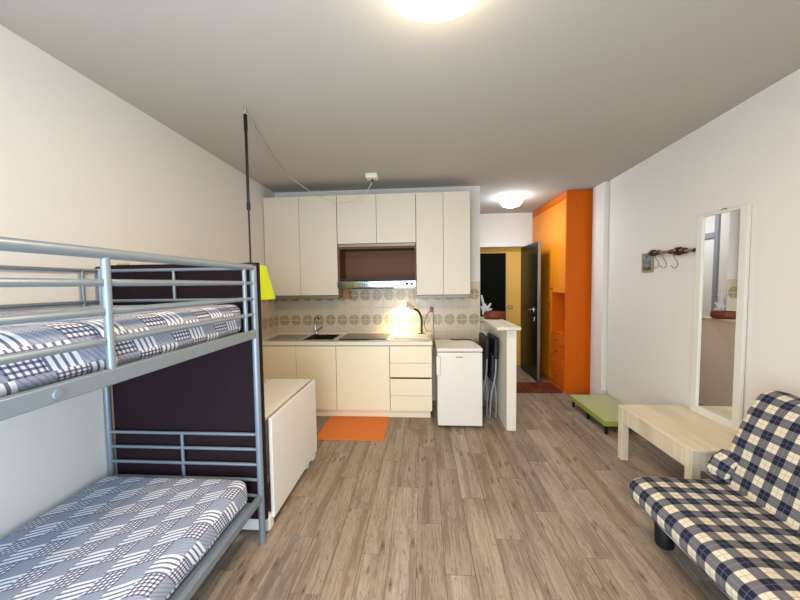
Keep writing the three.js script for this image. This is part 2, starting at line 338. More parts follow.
// ---------------------------------------------------------------- kitchen: base units
const FF = 3.61;
function frontPanel(u, name, x0, x1, y0, y1, mat = M.cabBase) { return part(u, name, rbox(x0 + 0.002, x1 - 0.002, y0 + 0.002, y1 - 0.002, FF, FF + 0.02, 0.002), mat); }
{
  const mk = (label, x0, x1) => { const u = thing('base_cabinet', label, 'cabinet', (x0 + x1) / 2, 0.09, 3.9, 'kitchen base cabinets'); part(u, 'body', [box(x0 + 0.001, x0 + 0.017, 0.09, 0.836, FF + 0.022, 4.19), box(x1 - 0.017, x1 - 0.001, 0.09, 0.836, FF + 0.022, 4.19), box(x0 + 0.017, x1 - 0.017, 0.09, 0.106, FF + 0.022, 4.19), box(x0 + 0.017, x1 - 0.017, 0.106, 0.836, 4.18, 4.19), box(x0 + 0.017, x1 - 0.017, 0.78, 0.836, FF + 0.022, FF + 0.04)], M.carcass); return u; };
  const a = mk('two-door cream base cabinet under the sink', XL + 0.003, -0.996); frontPanel(a, 'door', XL + 0.003, -1.462, 0.09, 0.83); frontPanel(a, 'door', -1.462, -0.996, 0.09, 0.83);
  const b = mk('single wide door cream base cabinet under the hob', -0.994, -0.382); frontPanel(b, 'door', -0.994, -0.382, 0.09, 0.83);
  const c = mk('cream base cabinet with four drawers beside the fridge', -0.38, 0.09);
  for (const [y0, y1] of [[0.09, 0.263], [0.263, 0.458], [0.474, 0.637], [0.637, 0.83]]) frontPanel(c, 'drawer', -0.38, 0.094, y0, y1);
  const p = thing('plinth', 'cream plinth board along the foot of the kitchen base cabinets', 'plinth', -0.9, 0, 3.66);
  part(p, 'board', rbox(XL + 0.003, 0.075, 0, 0.088, 3.65, 3.668, 0.002), M.cabBase);
}
{
  const w = thing('worktop', 'long cream kitchen worktop with raised back edge', 'worktop', -0.9, 0.838, 3.9);
  const x0 = XL + 0.003, x1 = 0.1, y0 = 0.838, y1 = 0.882;
  // opening for the sink bowl
  part(w, 'slab', [rbox(x0, -1.42, y0, y1, 3.6, 4.195, 0.005), rbox(-1.06, x1, y0, y1, 3.6, 4.195, 0.005), rbox(-1.425, -1.055, y0, y1, 3.6, 3.7, 0.005), rbox(-1.425, -1.055, y0, y1, 4.1, 4.195, 0.005)], M.worktop);
  part(w, 'upstand', rbox(x0, x1, y1, 0.905, 4.155, 4.195, 0.005), M.worktop);
}
{
  const s = thing('sink', 'stainless steel sink with drainer set in the left of the worktop', 'sink', -1.4, 0.882, 3.9);
  part(s, 'rim', [rbox(-1.86, -1.42, 0.8825, 0.889, 3.66, 4.14, 0.003), rbox(-1.06, -1.03, 0.8825, 0.889, 3.66, 4.14, 0.003), rbox(-1.42, -1.06, 0.8825, 0.889, 3.66, 3.7, 0.003), rbox(-1.42, -1.06, 0.8825, 0.889, 4.1, 4.14, 0.003)], M.steel);
  part(s, 'bowl', [box(-1.42, -1.06, 0.72, 0.726, 3.7, 4.1), box(-1.42, -1.415, 0.72, 0.885, 3.7, 4.1), box(-1.065, -1.06, 0.72, 0.885, 3.7, 4.1), box(-1.42, -1.06, 0.72, 0.885, 3.7, 3.705), box(-1.42, -1.06, 0.72, 0.885, 4.095, 4.1)], M.steel);
  for (let i = 0; i < 7; i++) part(s, 'drainer_rib', rbox(-1.83, -1.48, 0.888, 0.893, 3.72 + i * 0.055, 3.735 + i * 0.055, 0.003), M.steel);
}
{
  const t = thing('tap', 'chrome swan-neck kitchen tap behind the sink', 'tap', -1.385, 0.889, 4.12);
  part(t, 'base', lathe([[0, 0], [0.028, 0], [0.028, 0.012], [0.02, 0.03], [0.02, 0.055], [0, 0.058]], -1.385, 0.889, 4.12, 24), M.chrome);
  part(t, 'spout', tube([P3(-1.39, 0.93, 4.12), P3(-1.405, 1.03, 4.12), P3(-1.39, 1.105, 4.1), P3(-1.35, 1.125, 4.06), P3(-1.315, 1.1, 4.02)], 0.011, 40, 10), M.chrome);
  part(t, 'lever', [bar(P3(-1.375, 0.93, 4.1), P3(-1.275, 1.0, 4.04), 0.012, 0.009)], M.chrome);
}
{
  const h = thing('hob', 'dark brown gas hob with a pale frame set in the worktop', 'hob', -0.7, 0.882, 3.9);
  part(h, 'frame', rbox(-1.0, -0.4, 0.8825, 0.892, 3.66, 4.14, 0.004), M.steel);
  part(h, 'glass_lid', rbox(-0.975, -0.425, 0.892, 0.9, 3.69, 4.11, 0.004), M.hobGlass, 'dark glass lid');
}
{
  const b = thing('tray', 'flat white tray lying on the right end of the worktop', 'tray', -0.14, 0.882, 3.95);
  part(b, 'plate', rbox(-0.35, 0.07, 0.8825, 0.893, 3.78, 4.03, 0.004), M.plasticWhite);
  part(b, 'rim', [rbox(-0.35, 0.07, 0.893, 0.903, 3.78, 3.792, 0.004), rbox(-0.35, 0.07, 0.893, 0.903, 4.018, 4.03, 0.004), rbox(-0.35, -0.338, 0.893, 0.903, 3.78, 4.03, 0.004), rbox(0.058, 0.07, 0.893, 0.903, 3.78, 4.03, 0.004)], M.plasticWhite);
}
{ // gooseneck lamp
  const l = thing('gooseneck_lamp', 'black gooseneck desk lamp, lit, on the worktop against the tiles', 'lamp', -0.02, 0.882, 4.11);
  part(l, 'base', lathe([[0, 0], [0.055, 0], [0.055, 0.012], [0.03, 0.022], [0, 0.024]], -0.02, 0.882, 4.1, 28), M.black);
  part(l, 'neck', tube([P3(-0.02, 0.9, 4.1), P3(-0.018, 1.02, 4.1), P3(-0.022, 1.1, 4.09), P3(-0.06, 1.18, 4.07), P3(-0.13, 1.225, 4.05)], 0.014, 44, 10), M.black);
  const s = P3(-0.115, 1.217, 4.05), e = P3(-0.215, 1.272, 4.03);
  part(l, 'lamp_shade', bar(s, e, 0.026, 0.04, 24), M.silver, 'silver lamp head');
  part(l, 'bulb', (() => { const g = new THREE.SphereGeometry(0.024, 20, 14); g.translate(-0.232, 1.27, -4.045); return g; })(), std({ color: 0xffffff, emissive: new THREE.Color(1, 0.86, 0.55), emissiveIntensity: 12 }), 'glowing bulb');
  const p = new THREE.SpotLight(new THREE.Color(1, 0.78, 0.46), 3.4, 0, 1.25, 1, 2); p.position.set(-0.235, 1.262, -4.045); p.target.position.set(-0.19, 0.9, -4.17); p.shadow.radius = 1; scene.add(p, p.target);
}
{
  const c = thing('hood_cable', 'thin pale cable hanging from the hood to the worktop lamp', 'cable', -0.1, 0.9, 4.1);
  part(c, 'wire', tube([P3(-0.125, 1.476, 4.13), P3(-0.115, 1.35, 4.16), P3(-0.09, 1.24, 4.175), P3(-0.08, 1.06, 4.175), P3(-0.085, 0.91, 4.17)], 0.003, 40, 6), M.cordWhite);
  const s = thing('power_plug', 'red plug with looping dark wire in the tiles beside the lamp', 'plug', 0.11, 1.19, 4.19);
  part(s, 'plug', rbox(0.09, 0.132, 1.165, 1.225, 4.15, 4.194, 0.006), M.plasticRed);
  part(s, 'wire', tube([P3(0.1, 1.18, 4.16), P3(0.06, 1.14, 4.17), P3(0.025, 1.06, 4.175), P3(0.022, 0.97, 4.175), P3(0.05, 0.912, 4.17)], 0.004, 40, 6), M.ring);
  part(s, 'tail_wire', tube([P3(0.125, 1.17, 4.17), P3(0.14, 1.08, 4.185), P3(0.13, 0.99, 4.185), P3(0.14, 0.9, 4.185), P3(0.13, 0.5, 4.185)], 0.004, 40, 6), M.ring);
}
// ---------------------------------------------------------------- fridge
{
  const x0 = 0.145, x1 = 0.608, f0 = 3.376;
  const r = thing('fridge', 'small white under-counter fridge beside the drawers', 'fridge', (x0 + x1) / 2, 0, 3.65);
  part(r, 'body', rbox(x0, x1, 0.03, 0.815, f0 + 0.05, 3.93, 0.008, 3), M.whiteGloss);
  part(r, 'top', rbox(x0 - 0.004, x1 + 0.004, 0.816, 0.85, f0 + 0.004, 3.935, 0.008, 3), M.whiteGloss);
  const d = part(r, 'door', rbox(x0, x1, 0.03, 0.806, f0, f0 + 0.046, 0.01, 3), M.whiteGloss);
  part(d, 'handle', [rbox(x0 - 0.012, x0 + 0.03, 0.575, 0.775, f0 - 0.03, f0 - 0.012, 0.008, 3), rbox(x0 + 0.002, x0 + 0.026, 0.735, 0.765, f0 - 0.015, f0 + 0.004, 0.004), rbox(x0 + 0.002, x0 + 0.026, 0.585, 0.615, f0 - 0.015, f0 + 0.004, 0.004)], M.whiteGloss);
  part(d, 'badge', [0, 1, 2, 3, 4].map((k) => rbox(0.335 + k * 0.0155, 0.347 + k * 0.0155, 0.753, 0.767, f0 - 0.003, f0 + 0.002, 0.002)), M.greyMark, 'small grey lettering badge');
  for (const [x, f] of [[x0 + 0.04, 3.46], [x1 - 0.04, 3.46], [x0 + 0.04, 3.88], [x1 - 0.04, 3.88]]) part(r, 'foot', bar(P3(x, 0, f), P3(x, 0.03, f), 0.018), M.black);
  const c = thing('power_cable', 'black cable lying along the back of the fridge top', 'cable', 0.48, 0.852, 3.9);
  part(c, 'wire', tube([P3(0.33, 0.857, 3.9), P3(0.42, 0.857, 3.88), P3(0.5, 0.857, 3.9), P3(0.57, 0.857, 3.84), P3(0.598, 0.857, 3.7), P3(0.602, 0.857, 3.55)], 0.006, 48, 8), M.black);
}
// ---------------------------------------------------------------- breakfast bar
{
  const b = thing('breakfast_bar', 'breakfast bar with pale wooden top on a white half wall', 'bar counter', 0.88, 0, 3.8);
  part(b, 'half_wall', [rbox(0.848, 0.945, 0, 1.055, 3.35, FB + 0.1, 0.006), rbox(0.735, 0.85, 0, 1.055, FB + 0.008, FB + 0.1, 0.003)], M.barPaint);
  part(b, 'tile', rbox(0.733, 0.846, 0.907, 1.055, FB, FB + 0.01, 0.002), tileMats[1]);
  part(b, 'top', rbox(0.724, 0.96, 1.056, 1.086, 3.245, FB + 0.1, 0.005), M.barWood);
}
{
  const b = thing('basket', 'low red-brown oval basket on the breakfast bar', 'basket', 0.885, 1.086, 4.05);
  const prof = [[0, 0.0], [0.105, 0], [0.125, 0.02], [0.13, 0.05], [0.122, 0.085], [0.112, 0.085], [0.115, 0.05], [0.105, 0.015], [0, 0.012]];
  const g = lathe(prof, 0, 0, 0, 40); g.scale(1, 1, 0.78); g.translate(0.875, 1.0865, -4.05);
  part(b, 'bowl', g, M.redBrown);
  const rings = []; for (let i = 0; i < 4; i++) { const t = new THREE.TorusGeometry(0.127 - (i === 3 ? 0.006 : Math.abs(i - 1.5) * 0.002), 0.006, 8, 40); t.rotateX(Math.PI / 2); t.scale(1, 1, 0.78); t.translate(0.875, 1.103 + i * 0.021, -4.05); rings.push(t); }
  part(b, 'woven_band', rings, M.redBrown);
  // crumpled white paper bag
  const p = thing('paper_bag', 'crumpled white paper bag standing on the bar behind the basket', 'bag', 0.8, 1.086, 4.22);
  const s = new THREE.IcosahedronGeometry(0.08, 5), q = s.attributes.position, v = new THREE.Vector3();
  for (let i = 0; i < q.count; i++) {
    v.fromBufferAttribute(q, i); const n = v.clone().normalize();
    const k = 1 + 0.5 * noise.noise(n.x * 2.3 + 4, n.y * 2.3, n.z * 2.3) + 0.28 * Math.abs(noise.noise(n.x * 6, n.y * 6 + 2, n.z * 6)) + (n.y > 0.2 ? 0.9 * Math.pow(Math.max(0, noise.noise(n.x * 3.1, 7, n.z * 3.1 + 1)), 0.6) : 0);
    v.copy(n).multiplyScalar(0.045 * k); v.y *= 1.75; v.x *= 0.8; v.y = Math.max(v.y, -0.062); q.setXYZ(i, v.x - v.y * 0.22, v.y, v.z * 0.8);
  }
  s.computeVertexNormals(); s.translate(0.8, 1.15, -4.22); part(p, 'crumpled_body', s, M.paper);
  for (const [a, b2] of [[P3(0.81, 1.19, 4.2), P3(0.86, 1.265, 4.19)], [P3(0.81, 1.18, 4.2), P3(0.872, 1.192, 4.18)], [P3(0.8, 1.13, 4.22), P3(0.752, 1.37, 4.24)]]) { const g2 = bar(a, b2, 0.022, 0.012, 7); part(p, 'twisted_corner', g2, M.paper); }
}
// folding chairs between fridge and bar
function foldingChair(label, x, f, lean) {
  const c = thing('folding_chair', label, 'chair', x, 0, f, 'folded chairs beside the bar');
  const q = (dx, y, df) => P3(x + dx + y * lean, y, f + df);
  for (const s of [-0.19, 0.19]) {
    part(c, 'rear_leg', tube([q(-0.035, 0.012, s), q(-0.02, 0.3, s), q(0.012, 0.5, s), q(0.012, 0.88, s)], 0.011, 30, 8), M.tubeGrey);
    part(c, 'front_leg', tube([q(0.04, 0.012, s * 0.86), q(0.03, 0.3, s * 0.86), q(-0.02, 0.56, s * 0.86)], 0.011, 24, 8), M.tubeGrey);
  }
  part(c, 'crossbar', [bar(q(-0.033, 0.08, -0.19), q(-0.033, 0.08, 0.19), 0.008), bar(q(0.037, 0.12, -0.16), q(0.037, 0.12, 0.16), 0.008)], M.tubeGrey);
  const back = new RoundedBoxGeometry(0.05, 0.24, 0.42, 3, 0.02); back.rotateZ(-lean); const bc = q(0.012, 0.8, 0); back.translate(bc.x, bc.y, bc.z); part(c, 'backrest', back, M.black);
  const seat = new RoundedBoxGeometry(0.05, 0.3, 0.38, 3, 0.02); seat.rotateZ(-lean); const sc = q(-0.012, 0.58, 0); seat.translate(sc.x, sc.y, sc.z); part(c, 'seat', seat, M.black);
}
foldingChair('black folding chair standing folded next to the fridge', 0.67, 3.84, 0.03);
foldingChair('black folding chair standing folded against the bar half wall', 0.765, 3.82, 0.03);

// ---------------------------------------------------------------- orange wardrobe
{
  const w = thing('wardrobe', 'tall orange built-in wardrobe reaching the ceiling beside the entrance', 'wardrobe', 2.1, 0, 5.2);
  const XF = 1.92, xb = 2.29, T = H - 0.006;
  part(w, 'side_panel', rbox(XF, xb, 0, T, 4.53, 4.552, 0.002), M.orange);
  part(w, 'cornice', rbox(XF, XF + 0.02, 2.645, T, 4.554, 5.88, 0.002), M.orange);
  part(w, 'plinth', rbox(XF + 0.012, XF + 0.03, 0, 0.07, 4.554, 5.88, 0.002), M.orange);
  part(w, 'carcass', [box(XF + 0.024, xb, 1.38, T - 0.01, 4.556, 5.88), box(XF + 0.024, xb, 0.07, 0.785, 4.556, 5.0), box(XF + 0.024, xb, 0.07, 1.44, 5.02, 5.88), box(xb - 0.02, xb, 0.785, 1.38, 4.556, 5.02)], M.orangeIn);
  part(w, 'niche_shelf', rbox(XF + 0.004, xb - 0.02, 0.786, 0.804, 4.556, 5.0, 0.002), M.orange);
  part(w, 'niche_side', rbox(XF + 0.004, xb - 0.02, 0.804, 1.378, 5.0, 5.018, 0.002), M.orange);
  const d1 = part(w, 'door', rbox(XF, XF + 0.022, 1.372, 2.64, 4.556, 5.014, 0.003), M.amber);
  const d2 = part(w, 'door', rbox(XF, XF + 0.022, 0.075, 2.64, 5.018, 5.445, 0.003), M.amber);
  part(w, 'door', rbox(XF, XF + 0.022, 0.075, 2.64, 5.449, 5.88, 0.003), M.amber);
  const knob = (p, y, f) => part(p, 'knob', [bar(P3(XF + 0.002, y, f), P3(XF - 0.018, y, f), 0.006), (() => { const g = new THREE.SphereGeometry(0.014, 14, 10); g.translate(XF - 0.022, y, -f); return g; })()], M.brass);
  knob(d1, 1.43, 4.97); knob(d2, 1.2, 5.06);
  const ys = [0.075, 0.27, 0.45, 0.62, 0.784];
  for (let i = 0; i < 4; i++) { const out = i === 1 ? 0.012 : 0; const d = part(w, 'drawer', rbox(XF - out, XF + 0.022 - out, ys[i] + 0.003, ys[i + 1] - 0.003, 4.558, 5.012, 0.003), M.orange); knob(d, (ys[i] + ys[i + 1]) / 2, 4.785); }
}
// light switch on the yellow wall, socket on the pillar
{
  const s = thing('light_switch', 'small yellowed light switch on the yellow wall', 'switch', 1.585, 1.08, 6.055);
  part(s, 'plate', rbox(1.53, 1.64, 1.045, 1.115, 6.045, 6.06, 0.004), std({ color: 0xc9a258, roughness: 0.5 }));
  part(s, 'rocker', rbox(1.565, 1.605, 1.06, 1.1, 6.04, 6.047, 0.003), std({ color: 0xd8b86c, roughness: 0.5 }));
  const k = thing('wall_socket', 'white socket low on the wall pillar behind the green platform', 'socket', 2.22, 0.2, 4.11);
  part(k, 'plate', rbox(2.222, 2.268, 0.16, 0.25, 4.17, 4.192, 0.006), M.plasticWhite);
  part(k, 'plug', rbox(2.226, 2.264, 0.165, 0.21, 4.14, 4.171, 0.01), M.plasticWhite);
}

// ---------------------------------------------------------------- right side: platform, bench, mirror, rack
{
  const p = thing('low_platform', 'low lime green platform table on short dark legs by the wall', 'low table', 2.0, 0, 3.68);
  part(p, 'top', rbox(1.79, 2.232, 0.084, 0.134, 3.3, 4.08, 0.004), M.green);
  part(p, 'top_sheet', rbox(1.793, 2.229, 0.134, 0.139, 3.303, 4.077, 0.002), M.olive, 'pale olive laminate surface');
  for (const [x, f] of [[1.815, 3.32], [1.815, 4.03], [2.2, 3.32], [2.2, 4.03], [1.815, 3.68]]) part(p, 'leg', rbox(x - 0.012, x + 0.012, 0, 0.0845, f - 0.012, f + 0.012, 0.002), M.blackMetal);
}
{
  const x0 = 1.669, x1 = 2.19, f0 = 2.107, f1 = 2.885, h = 0.463;
  const b = thing('bench', 'pale wooden bench along the wall under the mirror', 'bench', (x0 + x1) / 2, 0, (f0 + f1) / 2);
  part(b, 'seat', rbox(x0, x1, h - 0.022, h, f0, f1, 0.004), M.paleWood);
  const L = 0.056, ap = 0.115;
  for (const [x, f] of [[x0 + 0.004, f0 + 0.004], [x0 + 0.004, f1 - L - 0.004], [x1 - L - 0.004, f0 + 0.004], [x1 - L - 0.004, f1 - L - 0.004]]) part(b, 'leg', rbox(x, x + L, 0, h - 0.023, f, f + L, 0.003), M.paleWood);
  for (const x of [x0 + 0.008, x1 - 0.028]) part(b, 'apron', rbox(x, x + 0.02, h - 0.023 - ap, h - 0.023, f0 + L + 0.005, f1 - L - 0.005, 0.002), M.paleWood);
  for (const f of [f0 + 0.008, f1 - 0.028]) part(b, 'apron', rbox(x0 + L + 0.005, x1 - L - 0.005, h - 0.023 - ap, h - 0.023, f, f + 0.02, 0.002), M.paleWood);
}
{
  // mirror stands on the bench and leans back on the wall
  const f0 = 2.36, f1 = 2.775, y0 = 0.464, y1 = 2.03, w = 0.056, xb = XRf(2.36) - 0.002;
  const m = thing('mirror', 'tall white framed mirror standing on the bench against the wall', 'mirror', xb, y0, 2.57);
  const rot = new THREE.Matrix4().makeRotationY(-0.02);
  const lean = (g) => { const p = g.attributes.position; for (let i = 0; i < p.count; i++) p.setX(i, p.getX(i) - 0.008 * (1 - (p.getY(i) - y0) / (y1 - y0)) + 0.004 * (-p.getZ(i) - 2.57)); g.computeVertexNormals(); return g; };
  part(m, 'stile', lean(rbox(xb - 0.024, xb, y0, y1, f0, f0 + w, 0.004)), M.mirrorFrame);
  part(m, 'stile', lean(rbox(xb - 0.024, xb, y0, y1, f1 - w, f1, 0.004)), M.mirrorFrame);
  part(m, 'rail', lean(rbox(xb - 0.024, xb, y0, y0 + w, f0 + w, f1 - w, 0.004)), M.mirrorFrame);
  part(m, 'rail', lean(rbox(xb - 0.024, xb, y1 - w * 0.35, y1, f0 + w, f1 - w, 0.004)), M.mirrorFrame);
  part(m, 'mirror_glass', lean(box(xb - 0.012, xb - 0.006, y0 + w - 0.01, y1 - 0.01, f0 + w - 0.01, f1 - w + 0.01)), M.mirror);
  part(m, 'hanger', tube([P3(xb - 0.006, y1 + 0.0, 2.53), P3(xb - 0.006, y1 + 0.014, 2.56), P3(xb - 0.006, y1, 2.59)], 0.003, 16, 6), M.wire);
}
{
  const xw = XRf(3.05);
  const r = thing('hook_rack', 'wooden rod coat rack with dark rings and three wire hooks', 'coat rack', xw - 0.03, 1.78, 3.05);
  const at = (f, dy = 0) => P3(XRf(f) - 0.035, 1.79 - (3.3 - f) * 0.045 + dy, f);
  part(r, 'rod', bar(at(3.36), at(2.79), 0.013), M.rope);
  for (const f of [3.3, 2.96]) { part(r, 'mount', bar(P3(XRf(f) - 0.001, at(f).y, f), at(f), 0.012), M.ring); }
  for (const [f, s] of [[3.3, 0.03], [3.23, 0.022], [3.05, 0.02], [2.97, 0.036], [2.91, 0.026]]) { const a = at(f - 0.018), b = at(f + 0.018); part(r, 'ring', bar(a, b, s, s, 20), M.ring); }
  part(r, 'end_cap', bar(at(2.8), at(2.782), 0.016), M.ring);
  for (const f of [3.27, 3.17, 3.03]) {
    part(r, 'hook', tube([at(f, -0.01), at(f - 0.01, -0.05), at(f - 0.045, -0.085), at(f - 0.055, -0.12), at(f - 0.02, -0.145), at(f + 0.015, -0.13), at(f + 0.02, -0.118)], 0.0026, 40, 6), M.wire);
  }
  const xp = XRf(3.42);
  const p = thing('small_picture', 'small dark framed picture hanging beside the coat rack', 'picture', xp, 1.7, 3.41);
  part(p, 'frame', [rbox(xp - 0.016, xp, 1.61, 1.63, 3.34, 3.5, 0.003), rbox(xp - 0.016, xp, 1.78, 1.8, 3.34, 3.5, 0.003), rbox(xp - 0.016, xp, 1.63, 1.78, 3.34, 3.36, 0.003), rbox(xp - 0.016, xp, 1.63, 1.78, 3.48, 3.5, 0.003)], std({ color: 0x9a8a62, roughness: 0.5 }));
  const n = tileNoise(64, 64, 6, 6, 7), n2 = tileNoise(64, 64, 20, 20, 8);
  const g = new THREE.BoxGeometry(0.006, 0.152, 0.122); g.translate(xp - 0.007, 1.705, -3.42);
  part(p, 'print', g, std({ map: makeTex(64, 64, (x, y) => { const v = 60 + 90 * n(x, y) + 50 * n2(x, y) - (y < 16 ? 50 : 0); return [clampB(v * 0.95), clampB(v), clampB(v * 1.05)]; }), roughness: 0.3 }), 'grey landscape print');
}

// ---------------------------------------------------------------- soft things: a profile swept along F with rounded ends
function cushion(prof, f0, f1, round, { uOff = 0, vOff = 0, wob = 0.004, wobS = 5, nF = 60, cap = true } = {}) {
  // resample the closed profile
  const c = new THREE.CatmullRomCurve3(prof.map(([x, y]) => new THREE.Vector3(x, y, 0)), true, 'centripetal'), N = 120, pts = c.getSpacedPoints(N);
  const len = c.getLength(), nor = pts.map((p, i) => { const a = pts[(i - 1 + N) % N], b = pts[(i + 1) % N]; const t = new THREE.Vector3().subVectors(b, a).normalize(); return new THREE.Vector3(t.y, -t.x, 0); });
  let area = 0; for (let i = 0; i < N; i++) area += pts[i].x * pts[i + 1].y - pts[i + 1].x * pts[i].y; const sgn = area > 0 ? 1 : -1;
  const st = []; const K = 7;
  for (let k = 0; k <= K; k++) { const a = k / K * Math.PI / 2; st.push([f0 + round * (1 - Math.sin(a)), round * (1 - Math.cos(a)), -round * (Math.PI / 2 - a) + round]); }
  st.sort((p, q) => p[0] - q[0]);
  const first = []; for (let k = 0; k <= K; k++) { const a = k / K * Math.PI / 2; first.push([f0 + round * (1 - Math.cos(a)), round * (1 - Math.sin(a)), f0 + round - round * (Math.PI / 2 - a)]); }
  const last = first.map(([f, d, v]) => [f0 + f1 - f, d, f0 + f1 - v]).reverse();
  const mid = []; for (let k = 1; k < nF; k++) { const f = f0 + round + (f1 - f0 - 2 * round) * k / nF; mid.push([f, 0, f]); }
  const S = [...first, ...mid, ...last], pos = [], uv = [], idx = [];
  for (const [f, d, v] of S) for (let i = 0; i <= N; i++) {
    const p = pts[i % N], n = nor[i % N], w = wob * (noise.noise(p.x * wobS + 3, p.y * wobS, f * wobS) + 0.5 * noise.noise(p.x * wobS * 2.7, p.y * wobS * 2.7 + 5, f * wobS * 2.7));
    pos.push(p.x + sgn * n.x * (w - d), p.y + sgn * n.y * (w - d), -f); uv.push(uOff + i / N * len, vOff + v);
  }
  for (let s = 0; s < S.length - 1; s++) for (let i = 0; i < N; i++) { const a = s * (N + 1) + i, b = a + 1, e = a + N + 1, g = e + 1; sgn > 0 ? idx.push(a, b, e, b, g, e) : idx.push(a, e, b, b, e, g); }
  if (cap) for (const s of [0, S.length - 1]) {
    const base = pos.length / 3; let cx = 0, cy = 0; for (let i = 0; i < N; i++) { cx += pos[(s * (N + 1) + i) * 3] / N; cy += pos[(s * (N + 1) + i) * 3 + 1] / N; }
    pos.push(cx, cy, pos[s * (N + 1) * 3 + 2]); uv.push(cx, cy);
    for (let i = 0; i <= N; i++) { const o = (s * (N + 1) + i) * 3; pos.push(pos[o], pos[o + 1], pos[o + 2]); uv.push(pos[o], pos[o + 1]); }
    for (let i = 0; i < N; i++) (sgn > 0) === (s === 0) ? idx.push(base, base + i + 2, base + i + 1) : idx.push(base, base + i + 1, base + i + 2);
  }
  const g = new THREE.BufferGeometry(); g.setAttribute('position', new THREE.Float32BufferAttribute(pos, 3)); g.setAttribute('uv', new THREE.Float32BufferAttribute(uv, 2)); g.setIndex(idx); g.computeVertexNormals(); return g;
}
function slabProfile(x0, x1, y0, y1, r) {           // rounded rectangle, starting mid bottom so that the print is unbroken over the top
  const o = [], arc = (cx, cy, a0) => { for (let k = 0; k <= 4; k++) { const a = a0 + k / 4 * Math.PI / 2; o.push([cx + r * Math.cos(a), cy + r * Math.sin(a)]); } };
  o.push([(x0 + x1) / 2, y0]); for (const t of [0.75, 0.9]) o.push([x0 + (x1 - x0) * t, y0]);
  arc(x1 - r, y0 + r, -Math.PI / 2); arc(x1 - r, y1 - r, 0);
  for (const t of [0.85, 0.6, 0.4, 0.15]) o.push([x0 + (x1 - x0) * t, y1]);
  arc(x0 + r, y1 - r, Math.PI / 2); arc(x0 + r, y0 + r, Math.PI);
  for (const t of [0.1, 0.25]) o.push([x0 + (x1 - x0) * t, y0]); return o;
}

